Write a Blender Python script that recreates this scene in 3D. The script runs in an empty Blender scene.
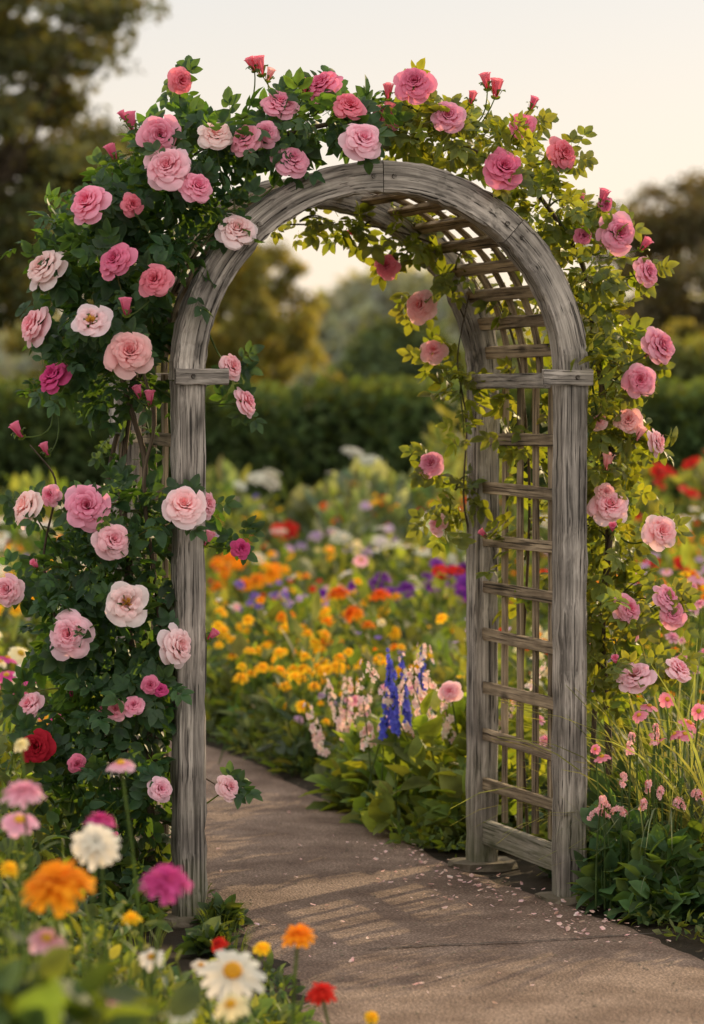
import bpy, math, numpy as np
from mathutils import Vector
rng = np.random.default_rng(11)
EYE = 1.637; F = 3180.0
def site(ex, ey, d):
    return np.array([(ex-352)*d/F, d, EYE-(ey-400)*d/F])
def nrm(a):
    a = np.asarray(a, float)
    return a/np.maximum(np.linalg.norm(a, axis=-1, keepdims=True), 1e-9)

# ------------------------------------------------------------------ mesh tools
class T:
    def __init__(s, v, f, t=None, g=None):
        s.v = np.array(v, float).reshape(-1, 3)
        s.li = np.array([i for q in f for i in q], int)
        s.ls = np.array([len(q) for q in f], int)
        s.t = np.zeros(len(s.v)) if t is None else np.array(t, float)
        s.g = s.v if g is None else np.array(g, float)
class MB:
    def __init__(s):
        s.v=[]; s.c=[]; s.g=[]; s.li=[]; s.ls=[]; s.mi=[]; s.n=0
    def add(s, tm, R=None, P=None, A=(1,1,1), B=None, mat=0):
        if P is None: P = np.zeros((1,3))
        P = np.asarray(P, float).reshape(-1,3); K = len(P); N = len(tm.v)
        if K == 0: return
        if R is None: V = tm.v[None]+P[:,None]
        else: V = np.einsum('kij,nj->kni', np.broadcast_to(R,(K,3,3)), tm.v)+P[:,None]
        A = np.broadcast_to(np.asarray(A,float), (K,3)); B = A if B is None else np.broadcast_to(np.asarray(B,float),(K,3))
        t = tm.t[None,:,None]
        s.v.append(V.reshape(-1,3)); s.c.append((A[:,None]*(1-t)+B[:,None]*t).reshape(-1,3))
        s.g.append(np.broadcast_to(tm.g[None],(K,N,3)).reshape(-1,3))
        s.li.append((tm.li[None]+(s.n+np.arange(K)*N)[:,None]).ravel())
        s.ls.append(np.tile(tm.ls,K)); s.mi.append(np.full(K*len(tm.ls), mat)); s.n += K*N
    def build(s, name, mats, parent=None, smooth=True):
        v=np.concatenate(s.v); c=np.concatenate(s.c); g=np.concatenate(s.g)
        li=np.concatenate(s.li); ls=np.concatenate(s.ls); mi=np.concatenate(s.mi)
        me=bpy.data.meshes.new(name); me.vertices.add(len(v)); me.vertices.foreach_set('co', v.ravel())
        me.loops.add(len(li)); me.loops.foreach_set('vertex_index', li.astype(np.int32))
        me.polygons.add(len(ls)); st=np.concatenate([[0],np.cumsum(ls)[:-1]])
        me.polygons.foreach_set('loop_start', st.astype(np.int32))
        me.polygons.foreach_set('material_index', mi.astype(np.int32))
        me.update(calc_edges=True)
        me.polygons.foreach_set('use_smooth', np.full(len(ls), smooth))
        a=me.attributes.new('Col','FLOAT_COLOR','POINT')
        a.data.foreach_set('color', np.concatenate([np.clip(c,0,1),np.ones((len(c),1))],1).ravel())
        a=me.attributes.new('grain','FLOAT_VECTOR','POINT'); a.data.foreach_set('vector', g.ravel())
        for m in mats: me.materials.append(m)
        ob=bpy.data.objects.new(name, me); bpy.context.scene.collection.objects.link(ob)
        if parent: ob.parent=parent
        return ob
def empty(name):
    e=bpy.data.objects.new(name,None); bpy.context.scene.collection.objects.link(e); return e
def frames(y, z, sc=1.0):
    """local +Y -> y, local +Z near z"""
    y=nrm(y); z=np.asarray(z,float); x=nrm(np.cross(y,z)); z=np.cross(x,y)
    R=np.stack([x,y,z],-1); return R*np.asarray(sc,float).reshape(-1,1,1)
def frames_z(z, sc=1.0, roll=None):
    z=nrm(z); K=len(z); r=rng.normal(size=(K,3)); x=nrm(np.cross(r,z)); y=np.cross(z,x)
    return np.stack([x,y,z],-1)*np.asarray(sc,float).reshape(-1,1,1)
def vary(c, K, s=.25, hue=.1):
    c=np.asarray(c,float); b=1+rng.uniform(-s,s,(K,1)); h=1+rng.uniform(-hue,hue,(K,3))
    return np.clip(c*b*h,0,1)
def bez(a,b,c,n=8):
    t=np.linspace(0,1,n)[:,None]; a,b,c=map(np.asarray,(a,b,c))
    return a*(1-t)**2+2*b*t*(1-t)+c*t*t
def tube(mb, pts, r0, r1, A, B=None, mat=0, sides=6):
    pts=np.asarray(pts,float); n=len(pts); tg=nrm(np.gradient(pts,axis=0))
    ref=np.array([.3,.9,.1]); x=nrm(np.cross(tg,ref)); y=np.cross(tg,x)
    r=np.linspace(r0,r1,n)[:,None,None]; a=np.linspace(0,2*np.pi,sides,endpoint=False)
    v=pts[:,None]+r*(np.cos(a)[None,:,None]*x[:,None]+np.sin(a)[None,:,None]*y[:,None])
    f=[(i*sides+j,i*sides+(j+1)%sides,(i+1)*sides+(j+1)%sides,(i+1)*sides+j) for i in range(n-1) for j in range(sides)]
    L=np.concatenate([[0],np.cumsum(np.linalg.norm(np.diff(pts,axis=0),axis=1))])
    g=np.stack([np.broadcast_to(np.cos(a)*r0,(n,sides)),np.broadcast_to(np.sin(a)*r0,(n,sides)),np.broadcast_to(L[:,None],(n,sides))],-1).reshape(-1,3)
    mb.add(T(v.reshape(-1,3),f,np.repeat(np.linspace(0,1,n),sides),g),A=A,B=B,mat=mat)

# ------------------------------------------------------------------ templates
def leaf_t(w=.6, fold=.3, droop=.25, rows=(.18,.5,.8), ws=(.75,1,.62)):
    v=[(0,0,0)]; t=[0]
    for y,k in zip(rows,ws):
        for sx in (-1,0,1):
            x=sx*k*w/2; v.append((x,y,abs(x)*fold-droop*y*y)); t.append(.55 if sx else .15)
    n=len(rows); v.append((0,1,-droop)); t.append(.7)
    f=[(0,2,1),(0,3,2)]
    for i in range(n-1):
        a=1+3*i; f+=[(a,a+1,a+4,a+3),(a+1,a+2,a+5,a+4)]
    a=1+3*(n-1); f+=[(a,a+1,a+3),(a+1,a+2,a+3)]
    return T(v,f,t)
LEAF=leaf_t(); NARROW=leaf_t(w=.28,fold=.2,droop=.35); BROAD=leaf_t(w=.8,fold=.25,droop=.4)
CARD=T([(0,0,0),(.32,.5,.06),(0,1,-.1),(-.32,.5,.06)],[(0,1,2,3)],[0,.5,1,.5])
def merge(parts):
    v=[];f=[];t=[];n=0
    for tm,M,off in parts:
        vv=tm.v@np.asarray(M).T+off; k=0
        for s in tm.ls: f.append(tuple(tm.li[k:k+s]+n)); k+=s
        v.append(vv); t.append(tm.t); n+=len(vv)
    return T(np.concatenate(v),f,np.concatenate(t))
def rz(a,s=1):
    c,d=math.cos(a)*s,math.sin(a)*s; return np.array([[c,-d,0],[d,c,0],[0,0,s]])
def compound(seed):
    r=np.random.default_rng(seed); P=[]
    for y,a,s in [(.52,0,.5),(.5,1.0,.42),(.5,-1.0,.42),(.26,1.15,.36),(.26,-1.15,.36)]:
        tilt=r.uniform(-.3,.3); M=rz(a+r.uniform(-.15,.15),s*r.uniform(.9,1.1))
        c,d=math.cos(tilt),math.sin(tilt); M=M@np.array([[c,0,d],[0,1,0],[-d,0,c]])
        P.append((LEAF,M,np.array([0,y,-.1*y*y])))
    st=T([(-.008,0,0),(.008,0,0),(.008,.55,-.03),(-.008,.55,-.03)],[(0,1,2,3)],[.5]*4)
    P.append((st,np.eye(3),np.zeros(3))); return merge(P)
COMP=[compound(i) for i in range(5)]

def rev_petals(layers, seed, nu=7, nv=6, ruff=.05):
    r=np.random.default_rng(seed); v=[];f=[];t=[];n=0
    for li,(cnt,re,ze,half,curl,rb) in enumerate(layers):
        off=r.uniform(0,6.28)
        for k in range(cnt):
            a0=2*np.pi*k/cnt+off+r.uniform(-.2,.2); sc=r.uniform(.84,1.12); ph=r.uniform(0,6.28); zz=r.uniform(-.06,.06)
            for j in range(nv):
                for i in range(nu):
                    u=-1+2*i/(nu-1); q=j/(nv-1)
                    vv=q*(1-.2*abs(u)**2.6+.06*math.sin(3*u+ph))
                    rho=rb+(re*sc-rb)*vv**.8; z=(ze+zz)*math.sin(min(1,vv*1.1)*math.pi/2)
                    z-=curl*max(0,vv-.6)**2*5; rho+=curl*max(0,vv-.7)*.5
                    rho*=1+.08*u; z+=ruff*vv*math.sin(4.5*u+ph)*re**.5
                    az=a0+u*half*(.3+.7*q**.55)
                    v.append((rho*math.cos(az),rho*math.sin(az),z))
                    t.append(min(1,max(0,-.08+.55*re+.62*(q-.35)+.08*math.sin(ph))))
            for j in range(nv-1):
                for i in range(nu-1):
                    a=n+j*nu+i; f.append((a,a+1,a+nu+1,a+nu))
            n+=nu*nv
    return T(v,f,t)
FULL=[(5,1,.12,.74,.2,.05),(5,.92,.36,.68,.18,.05),(6,.77,.52,.6,.16,.05),(6,.61,.62,.6,.12,.05),(5,.46,.68,.68,.08,.05),(5,.32,.7,.72,.05,.04),(3,.2,.68,1.1,.02,.03),(2,.09,.64,1.8,0,.02)]
ROSES=[rev_petals(FULL,s,ruff=.06) for s in range(6)]
OPEN=[rev_petals([(5,1,.3,.72,.14,.05),(5,.85,.42,.66,.14,.05),(5,.62,.5,.6,.12,.05),(4,.42,.5,.6,.1,.04)],s+20,ruff=.08) for s in range(2)]
BUD=rev_petals([(3,.3,1.0,1.1,.02,.1),(3,.2,1.05,1.3,0,.08)],40,6,6,.02); BUD.t=BUD.v[:,2]*.8
CALYX=rev_petals([(5,.45,.55,.35,.25,.06)],41,3,4,0)
POPPY=rev_petals([(4,1,.45,.85,.1,.04),(3,.7,.5,.8,.05,.04)],42,6,4,.08)
POPPY_S=rev_petals([(4,1,.45,.85,.1,.04)],43,4,3,.08)
def pompom(rings, seed, w=.34, seg=3):
    r=np.random.default_rng(seed); v=[];f=[];t=[];n=0
    for cnt,el,L in rings:
        off=r.uniform(0,6.28)
        for k in range(cnt):
            a=off+2*np.pi*k/cnt+r.uniform(-.1,.1); e=el+r.uniform(-.1,.1); l=L*r.uniform(.88,1.1)
            d=np.array([math.cos(a),math.sin(a),0]); s=np.array([-math.sin(a),math.cos(a),0])
            for j in range(seg+1):
                q=j/seg; ee=e-.5*q; p=d*math.cos(ee)*l*q+np.array([0,0,1])*math.sin(ee)*l*q
                ww=w*l*[.25,.8,1,.55][min(3,int(q*3+.01))]*.5
                for sx in (-1,1):
                    v.append(p+s*sx*ww+np.array([0,0,.02*L])); t.append(q*.7+.3*(L>.8))
            for j in range(seg):
                b=n+2*j; f.append((b,b+1,b+3,b+2))
            n+=2*(seg+1)
    return T(v,f,t)
ZINNIA=pompom([(14,.1,1),(13,.35,.92),(12,.6,.8),(10,.9,.66),(8,1.2,.55)],1)
MARI=pompom([(11,.1,1),(10,.5,.85),(8,.9,.7),(6,1.3,.6)],2,w=.45)
MARI_S=pompom([(8,.15,1),(7,.6,.8),(5,1.15,.65)],3,w=.6)
DAISY=pompom([(13,.15,1)],4,w=.36); COSMOS=pompom([(8,.25,1)],5,w=.75)
def dome(n=8,m=4,r=.3,h=.2):
    v=[(0,0,h)];t=[0];f=[]
    for j in range(1,m+1):
        e=j/m*math.pi/2
        for i in range(n):
            a=2*math.pi*i/n; v.append((r*math.sin(e)*math.cos(a),r*math.sin(e)*math.sin(a),h*math.cos(e))); t.append(j/m)
    for i in range(n): f.append((0,1+i,1+(i+1)%n))
    for j in range(m-1):
        for i in range(n): a=1+j*n; f.append((a+i,a+n+i,a+n+(i+1)%n,a+(i+1)%n))
    return T(v,f,t)
DISC=dome()
FLORET=pompom([(5,.35,1)],6,w=.9,seg=2)
def umbel(seed,n=34):
    r=np.random.default_rng(seed);P=[]
    for i in range(n):
        a=i*2.4; q=math.sqrt((i+.5)/n); p=np.array([q*math.cos(a),q*math.sin(a),.25*(1-q*q)+r.uniform(-.04,.04)])
        P.append((FLORET,rz(r.uniform(0,6),.16),p))
    return merge(P)
UMBEL=umbel(3)
def blade(bend,seed,n=7):
    v=[];f=[];t=[];a=.08;p=np.array([0.,0,0])
    for j in range(n+1):
        q=j/n; w=.008*(1-q**1.6)+.0005
        v+= [(p[0]-w,p[1],p[2]),(p[0]+w,p[1],p[2]+.002)]; t+=[q,q]
        a+=bend/n; p=p+np.array([0,math.sin(a),math.cos(a)])/n
    for j in range(n): b=2*j; f.append((b,b+1,b+3,b+2))
    return T(v,f,t)
BLADES=[blade(b,0) for b in (.4,.8,1.3,2.0)]

# ------------------------------------------------------------------ materials
def newmat(name):
    m=bpy.data.materials.new(name); m.use_nodes=True; nt=m.node_tree; nt.nodes.clear()
    o=nt.nodes.new('ShaderNodeOutputMaterial'); return m,nt,nt.nodes.new,nt.links.new,o
def leafmat(name, trans=.4, tint=(1.5,1.35,.45), rough=.5, spec=.35, nscale=14, noise=.35):
    m,nt,N,L,o=newmat(name)
    at=N('ShaderNodeAttribute'); at.attribute_name='Col'
    tc=N('ShaderNodeTexCoord'); no=N('ShaderNodeTexNoise'); no.inputs['Scale'].default_value=nscale; no.inputs['Detail'].default_value=3
    L(tc.outputs['Object'],no.inputs['Vector'])
    mr=N('ShaderNodeMapRange'); mr.inputs['From Min'].default_value=.3; mr.inputs['From Max'].default_value=.7
    mr.inputs['To Min'].default_value=1-noise; mr.inputs['To Max'].default_value=1+noise; L(no.outputs['Fac'],mr.inputs['Value'])
    vm=N('ShaderNodeVectorMath'); vm.operation='SCALE'; L(at.outputs['Color'],vm.inputs[0]); L(mr.outputs[0],vm.inputs['Scale'])
    p=N('ShaderNodeBsdfPrincipled'); p.inputs['Roughness'].default_value=rough; p.inputs['Specular IOR Level'].default_value=spec
    L(vm.outputs[0],p.inputs['Base Color'])
    v2=N('ShaderNodeVectorMath'); v2.operation='MULTIPLY'; v2.inputs[1].default_value=tint; L(vm.outputs[0],v2.inputs[0])
    tr=N('ShaderNodeBsdfTranslucent'); L(v2.outputs[0],tr.inputs['Color'])
    mx=N('ShaderNodeMixShader'); mx.inputs[0].default_value=trans; L(p.outputs[0],mx.inputs[1]); L(tr.outputs[0],mx.inputs[2]); L(mx.outputs[0],o.inputs['Surface'])
    return m
M_ROSELEAF=leafmat('rose_leaf',.45,(3.6,2.8,.45),.5,.35,25,.3)
M_LEAF=leafmat('garden_foliage',.45,(2.9,2.2,.45),.6,.25)
M_TREE=leafmat('tree_foliage',.35,(2.6,2.0,.5),.7,.1,.8,.4)
M_PETAL=leafmat('petal',.4,(1.12,.98,.92),.75,.12,60,.05)
def wood_mat(name, dark=(.12,.105,.09), light=(.56,.5,.435), moss=True):
    m,nt,N,L,o=newmat(name)
    at=N('ShaderNodeAttribute'); at.attribute_name='grain'
    mp=N('ShaderNodeMapping'); mp.inputs['Scale'].default_value=(60,60,2.2); L(at.outputs['Vector'],mp.inputs['Vector'])
    n1=N('ShaderNodeTexNoise'); n1.inputs['Scale'].default_value=1; n1.inputs['Detail'].default_value=8; n1.inputs['Roughness'].default_value=.68; n1.inputs['Distortion'].default_value=.8
    L(mp.outputs[0],n1.inputs['Vector'])
    mp2=N('ShaderNodeMapping'); mp2.inputs['Scale'].default_value=(150,150,2.4); L(at.outputs['Vector'],mp2.inputs['Vector'])
    n2=N('ShaderNodeTexNoise'); n2.inputs['Scale'].default_value=1; n2.inputs['Detail'].default_value=3; L(mp2.outputs[0],n2.inputs['Vector'])
    n3=N('ShaderNodeTexNoise'); n3.inputs['Scale'].default_value=5; n3.inputs['Detail'].default_value=6; L(at.outputs['Vector'],n3.inputs['Vector'])
    cr=N('ShaderNodeValToRGB'); e=cr.color_ramp.elements
    e[0].position=.36; e[0].color=(*dark,1); e[1].position=.64; e[1].color=(*light,1)
    k=e.new(.5); k.color=tuple((dark[i]*.5+light[i]*.5) for i in range(3))+(1,)
    L(n1.outputs['Fac'],cr.inputs[0])
    crk=N('ShaderNodeMapRange'); crk.inputs['From Min'].default_value=.33; crk.inputs['From Max'].default_value=.42; crk.inputs['To Min'].default_value=.18; L(n2.outputs['Fac'],crk.inputs['Value'])
    big=N('ShaderNodeMapRange'); big.inputs['From Min'].default_value=.3; big.inputs['From Max'].default_value=.7; big.inputs['To Min'].default_value=.5; big.inputs['To Max'].default_value=1.25; L(n3.outputs['Fac'],big.inputs['Value'])
    mu=N('ShaderNodeMath'); mu.operation='MULTIPLY'; L(crk.outputs[0],mu.inputs[0]); L(big.outputs[0],mu.inputs[1])
    vo=N('ShaderNodeTexVoronoi'); vo.inputs['Scale'].default_value=1; mp3=N('ShaderNodeMapping'); mp3.inputs['Scale'].default_value=(9,9,3.2); L(at.outputs['Vector'],mp3.inputs['Vector']); L(mp3.outputs[0],vo.inputs['Vector'])
    kn=N('ShaderNodeMapRange'); kn.inputs['From Min'].default_value=.06; kn.inputs['From Max'].default_value=.18; kn.inputs['To Min'].default_value=.3; L(vo.outputs['Distance'],kn.inputs['Value'])
    mu2=N('ShaderNodeMath'); mu2.operation='MULTIPLY'; L(mu.outputs[0],mu2.inputs[0]); L(kn.outputs[0],mu2.inputs[1])
    sc=N('ShaderNodeVectorMath'); sc.operation='SCALE'; L(cr.outputs[0],sc.inputs[0]); L(mu2.outputs[0],sc.inputs['Scale'])
    tc=N('ShaderNodeTexCoord'); sx=N('ShaderNodeSeparateXYZ'); L(tc.outputs['Object'],sx.inputs[0])
    ml=N('ShaderNodeMapRange'); ml.inputs['From Min'].default_value=.45; ml.inputs['From Max'].default_value=0; ml.inputs['To Min'].default_value=0; ml.inputs['To Max'].default_value=.85; L(sx.outputs['Z'],ml.inputs['Value'])
    mm=N('ShaderNodeMath'); mm.operation='MULTIPLY'; L(ml.outputs[0],mm.inputs[0])
    mn=N('ShaderNodeMapRange'); mn.inputs['From Min'].default_value=.35; mn.inputs['From Max'].default_value=.6; L(n3.outputs['Fac'],mn.inputs['Value']); L(mn.outputs[0],mm.inputs[1])
    mix=N('ShaderNodeMix'); mix.data_type='RGBA'; L(mm.outputs[0],mix.inputs[0]); L(sc.outputs[0],mix.inputs[6]); mix.inputs[7].default_value=(.075,.085,.03,1)
    p=N('ShaderNodeBsdfPrincipled'); p.inputs['Roughness'].default_value=.85; p.inputs['Specular IOR Level'].default_value=.2
    L(mix.outputs[2],p.inputs['Base Color'])
    ad=N('ShaderNodeMath'); ad.operation='ADD'; L(n1.outputs['Fac'],ad.inputs[0]); L(crk.outputs[0],ad.inputs[1])
    b=N('ShaderNodeBump'); b.inputs['Strength'].default_value=.9; b.inputs['Distance'].default_value=.005; L(ad.outputs[0],b.inputs['Height']); L(b.outputs[0],p.inputs['Normal'])
    L(p.outputs[0],o.inputs['Surface']); return m
M_WOOD=wood_mat('weathered_wood'); M_SLAT=wood_mat('lattice_wood',(.14,.1,.065),(.54,.42,.28))
M_BARK=wood_mat('bark',(.06,.045,.03),(.2,.15,.1))
def ground_mat(name, c1, c2, c3, s1, s2, bump, bdist, spk=None):
    m,nt,N,L,o=newmat(name); tc=N('ShaderNodeTexCoord')
    a=N('ShaderNodeTexNoise'); a.inputs['Scale'].default_value=s1; a.inputs['Detail'].default_value=6; L(tc.outputs['Object'],a.inputs['Vector'])
    b=N('ShaderNodeTexNoise'); b.inputs['Scale'].default_value=s2; b.inputs['Detail'].default_value=8; b.inputs['Roughness'].default_value=.7; L(tc.outputs['Object'],b.inputs['Vector'])
    cr=N('ShaderNodeValToRGB'); e=cr.color_ramp.elements; e[0].position=.38; e[0].color=(*c1,1); e[1].position=.62; e[1].color=(*c2,1); L(a.outputs['Fac'],cr.inputs[0])
    mr=N('ShaderNodeMapRange'); mr.inputs['From Min'].default_value=.35; mr.inputs['From Max'].default_value=.65; mr.inputs['To Max'].default_value=.6; L(b.outputs['Fac'],mr.inputs['Value'])
    mx=N('ShaderNodeMix'); mx.data_type='RGBA'; L(mr.outputs[0],mx.inputs[0]); L(cr.outputs[0],mx.inputs[6]); mx.inputs[7].default_value=(*c3,1)
    out=mx.outputs[2]; h=b.outputs['Fac']
    if spk:
        v=N('ShaderNodeTexVoronoi'); v.inputs['Scale'].default_value=spk; L(tc.outputs['Object'],v.inputs['Vector'])
        m2=N('ShaderNodeMapRange'); m2.inputs['From Min'].default_value=.1; m2.inputs['From Max'].default_value=.55; m2.inputs['To Min'].default_value=1.5; m2.inputs['To Max'].default_value=.6; L(v.outputs['Distance'],m2.inputs['Value'])
        sc=N('ShaderNodeVectorMath'); sc.operation='SCALE'; L(out,sc.inputs[0]); L(m2.outputs[0],sc.inputs['Scale']); out=sc.outputs[0]
        hh=N('ShaderNodeMath'); hh.operation='SUBTRACT'; L(h,hh.inputs[0]); L(v.outputs['Distance'],hh.inputs[1]); h=hh.outputs[0]
    p=N('ShaderNodeBsdfPrincipled'); p.inputs['Roughness'].default_value=.9; p.inputs['Specular IOR Level'].default_value=.2; L(out,p.inputs['Base Color'])
    bp=N('ShaderNodeBump'); bp.inputs['Strength'].default_value=bump; bp.inputs['Distance'].default_value=bdist; L(h,bp.inputs['Height']); L(bp.outputs[0],p.inputs['Normal'])
    L(p.outputs[0],o.inputs['Surface']); return m
M_PATH=ground_mat('path_surface',(.165,.11,.082),(.33,.24,.185),(.22,.15,.112),4.0,45,.6,.009,110)
M_SOIL=ground_mat('soil',(.025,.018,.012),(.06,.042,.028),(.035,.03,.015),4,60,.9,.03)
M_GRASS=ground_mat('grass_ground',(.03,.05,.015),(.07,.1,.03),(.05,.07,.02),.6,20,.6,.05)
M_STONE=ground_mat('stone',(.16,.13,.1),(.28,.23,.18),(.1,.1,.05),9,60,.7,.01)

# ------------------------------------------------------------------ ground, path
def sheet(name, xs, ys, z, mat, amp=0):
    X,Y=np.meshgrid(xs,ys); Z=np.full(X.shape,z)+amp*rng.uniform(-1,1,X.shape)
    v=np.stack([X,Y,Z],-1).reshape(-1,3); n=len(xs)
    f=[(j*n+i,j*n+i+1,(j+1)*n+i+1,(j+1)*n+i) for j in range(len(ys)-1) for i in range(n-1)]
    mb=MB(); mb.add(T(v,f)); return mb.build(name,[mat])
sheet('ground',np.linspace(-500,500,21),np.linspace(-60,940,21),-.012,M_GRASS)
sheet('soil_ground',np.linspace(-9,9,120),np.linspace(3,29.5,160),-.001,M_SOIL,.004)
LE=np.array([(3,.1),(5,.05),(7,-.03),(8.68,-.16),(9.3,-.27),(9.9,-.40),(10.85,-.56),(12,-.8),(13.3,-1.2),(14.6,-1.9),(16,-3.2),(17,-5)])
RE=np.array([(3,2.1),(5,1.8),(7,1.5),(8.5,1.22),(9.3,1.03),(9.9,.86),(10.3,.72),(11.12,.36),(12,.16),(12.7,-.02),(14.3,-.42),(15.3,-.76),(16.3,-1.5),(17.4,-3.2),(18.2,-5)])
def left(y): return np.interp(y,LE[:,0],LE[:,1])
def right(y): return np.interp(y,RE[:,0],RE[:,1])
def onpath(x,y,pad=0): return (x>left(y)-pad)&(x<right(y)+pad)&(y<18.2+pad)
def along(E,n):
    d=np.concatenate([[0],np.cumsum(np.hypot(*np.diff(E,axis=0).T))]); s=np.linspace(0,1,n)*d[-1]
    return np.stack([np.interp(s,d,E[:,1]),np.interp(s,d,E[:,0])],-1)
n=200; A_=along(LE,n); B_=along(RE,n); ks=np.linspace(0,1,14)
A_[:,0]+=.02*np.sin(np.arange(n)*.9)+.012*rng.normal(size=n); B_[:,0]+=.012*rng.normal(size=n)
G=A_[:,None]*(1-ks)[None,:,None]+B_[:,None]*ks[None,:,None]
Z=np.full(G.shape[:2],.014); Z+= .0015*rng.uniform(-1,1,Z.shape); Z[:,0]=-.006; Z[:,-1]=-.006
v=np.concatenate([G,Z[...,None]],-1).reshape(-1,3); m_=14
f=[(j*m_+i,j*m_+i+1,(j+1)*m_+i+1,(j+1)*m_+i) for j in range(n-1) for i in range(m_-1)]
mb=MB(); mb.add(T(v,f)); mb.build('garden_path',[M_PATH])
PZ=.016
mb=MB(); m,nt,N,L,o=newmat('joint_dark'); p=N('ShaderNodeBsdfPrincipled'); p.inputs['Base Color'].default_value=(.06,.045,.035,1); p.inputs['Roughness'].default_value=1; L(p.outputs[0],o.inputs['Surface']); M_DARK=m
for (x0,y0,x1,y1) in [(.05,9.33,.98,9.62),(-.02,7.2,1.4,7.5)]:
    k=60; s=np.linspace(0,1,k); x=x0+(x1-x0)*s; y=y0+(y1-y0)*s+.012*np.sin(s*9)+.004*rng.normal(size=k); w=.003+.006*rng.random(k)
    v=np.stack([np.stack([x,y-w,np.full(k,.0185)],-1),np.stack([x,y+w,np.full(k,.0185)],-1)],1).reshape(-1,3)
    mb.add(T(v,[(2*i,2*i+2,2*i+3,2*i+1) for i in range(k-1)]))
mb.build('path_joint',[M_DARK])

# ------------------------------------------------------------------ garden arch
O=np.array([.098,10.117]); U=np.array([.9515,.308]); W=np.array([-.308,.9515]); HW=.64; DEP=.815; ZS=1.70
def lw(u,w,z):
    u,w,z=np.broadcast_arrays(*[np.asarray(a,float) for a in (u,w,z)])
    return np.stack([O[0]+u*U[0]+w*W[0],O[1]+u*U[1]+w*W[1],z],-1)
U3=np.array([*U,0]); W3=np.array([*W,0]); Z3=np.array([0,0,1.])
def beam(mb,pts,X,Y,a,b,ch=.008,mat=0,rough=.0012):
    pts=np.asarray(pts,float); n=len(pts); X=np.broadcast_to(X,(n,3)); Y=np.broadcast_to(Y,(n,3)); a/=2;b/=2
    sec=np.array([(-a+ch,-b),(a-ch,-b),(a,-b+ch),(a,b-ch),(a-ch,b),(-a+ch,b),(-a,b-ch),(-a,-b+ch)])
    j=rng.normal(size=(n,8,2))*rough
    S=sec[None]+j; v=pts[:,None]+S[...,0:1]*X[:,None]+S[...,1:2]*Y[:,None]
    L=np.concatenate([[0],np.cumsum(np.linalg.norm(np.diff(pts,axis=0),axis=1))])
    off=rng.uniform(0,50,3); g=np.concatenate([S,np.broadcast_to(L[:,None,None],(n,8,1))],-1)+off
    f=[(i*8+k,i*8+(k+1)%8,(i+1)*8+(k+1)%8,(i+1)*8+k) for i in range(n-1) for k in range(8)]
    f+= [tuple(range(7,-1,-1)),tuple((n-1)*8+k for k in range(8))]
    mb.add(T(v.reshape(-1,3),f,g=g.reshape(-1,3)),mat=mat)
def lin(a,b,n=12): return np.asarray(a)+(np.asarray(b)-np.asarray(a))*np.linspace(0,1,n)[:,None]
arch=empty('garden_arch')
fr=MB()
for w in (0,DEP):
    for u in (-HW,HW):
        beam(fr,lin(lw(u,w,.0),lw(u,w,ZS-.004),30),U3,W3,.092,.09,.009,rough=.002)
    for (a0,a1) in [(0,48),(48.25,91),(91.25,134),(134.25,180)]:
        an=np.radians(np.linspace(a0,a1,20)); R=HW+.004
        beam(fr,lw(R*np.cos(an),w,ZS+R*np.sin(an)),np.cos(an)[:,None]*U3+np.sin(an)[:,None]*Z3,W3,.1,.088,.008,rough=.0018)
for u,s in ((-HW,1),(HW,-1)):
    beam(fr,lin(lw(u-s*.055,-.052,ZS+.01),lw(u+s*.115,-.052,ZS+.01),6),W3,Z3,.022,.05,.004)
    beam(fr,lin(lw(u+s*.06,.05,ZS-.0),lw(u+s*.06,DEP-.05,ZS-.0),8),U3,Z3,.03,.05,.004)
    beam(fr,lin(lw(u,.05,.13),lw(u,DEP-.05,.13),8),U3,Z3,.035,.085,.005)
fr.build('frame',[M_WOOD],arch,smooth=False)
lt=MB()
for s in (-1,1):
    u=s*(HW+.0)
    for k in range(4):
        w=.045+(DEP-.09)*(k+1)/5
        beam(lt,lin(lw(u+.012,w,.182),lw(u+.012,w,ZS+.02),14),W3,U3,.036,.014,.003)
    for z in np.arange(.30,ZS-.08,.172):
        z+=rng.uniform(-.006,.006)
        beam(lt,lin(lw(u-.008,.046,z),lw(u-.008,DEP-.046,z+rng.uniform(-.008,.008)),6),U3,Z3,.018,.04,.003)
for k in range(4):
    w=.045+(DEP-.09)*(k+1)/5; an=np.radians(np.linspace(2,178,60)); R=HW+.028
    beam(lt,lw(R*np.cos(an),w,ZS+R*np.sin(an)),np.cos(an)[:,None]*U3+np.sin(an)[:,None]*Z3,W3,.014,.036,.003)
for a in np.radians(np.arange(9,176,9.0)):
    R=HW+.008; X=math.cos(a)*U3+math.sin(a)*Z3; Y=-math.sin(a)*U3+math.cos(a)*Z3
    beam(lt,lin(lw(R*math.cos(a),.046,ZS+R*math.sin(a)),lw(R*math.cos(a),DEP-.046,ZS+R*math.sin(a)),6),X,Y,.018,.042,.003)
lt.build('lattice',[M_SLAT],arch,smooth=False)
bo=MB()
for a in (48.1,91.1,134.1):
    for da in (-3,3):
        r_=math.radians(a+da); R=HW+.004; P=lw(R*math.cos(r_),-.046,ZS+R*math.sin(r_))
        tube(bo,lin(P,P-W3*.006,3),.008,.007,(1,1,1),sides=8)
for u in (-HW,HW):
    P=lw(u,-.064,ZS+.01); tube(bo,lin(P,P-W3*.007,3),.008,.006,(1,1,1),sides=8)
bo.build('bolts',[M_DARK],arch)
ft=MB()
for w in (0,DEP):
    for u in (-HW,HW):
        P=lw(u,w,.0); beam(ft,lin(P-Z3*.02,P+Z3*.026,3),U3,W3,.19+rng.uniform(0,.03),.18,.03,rough=.006)
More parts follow.
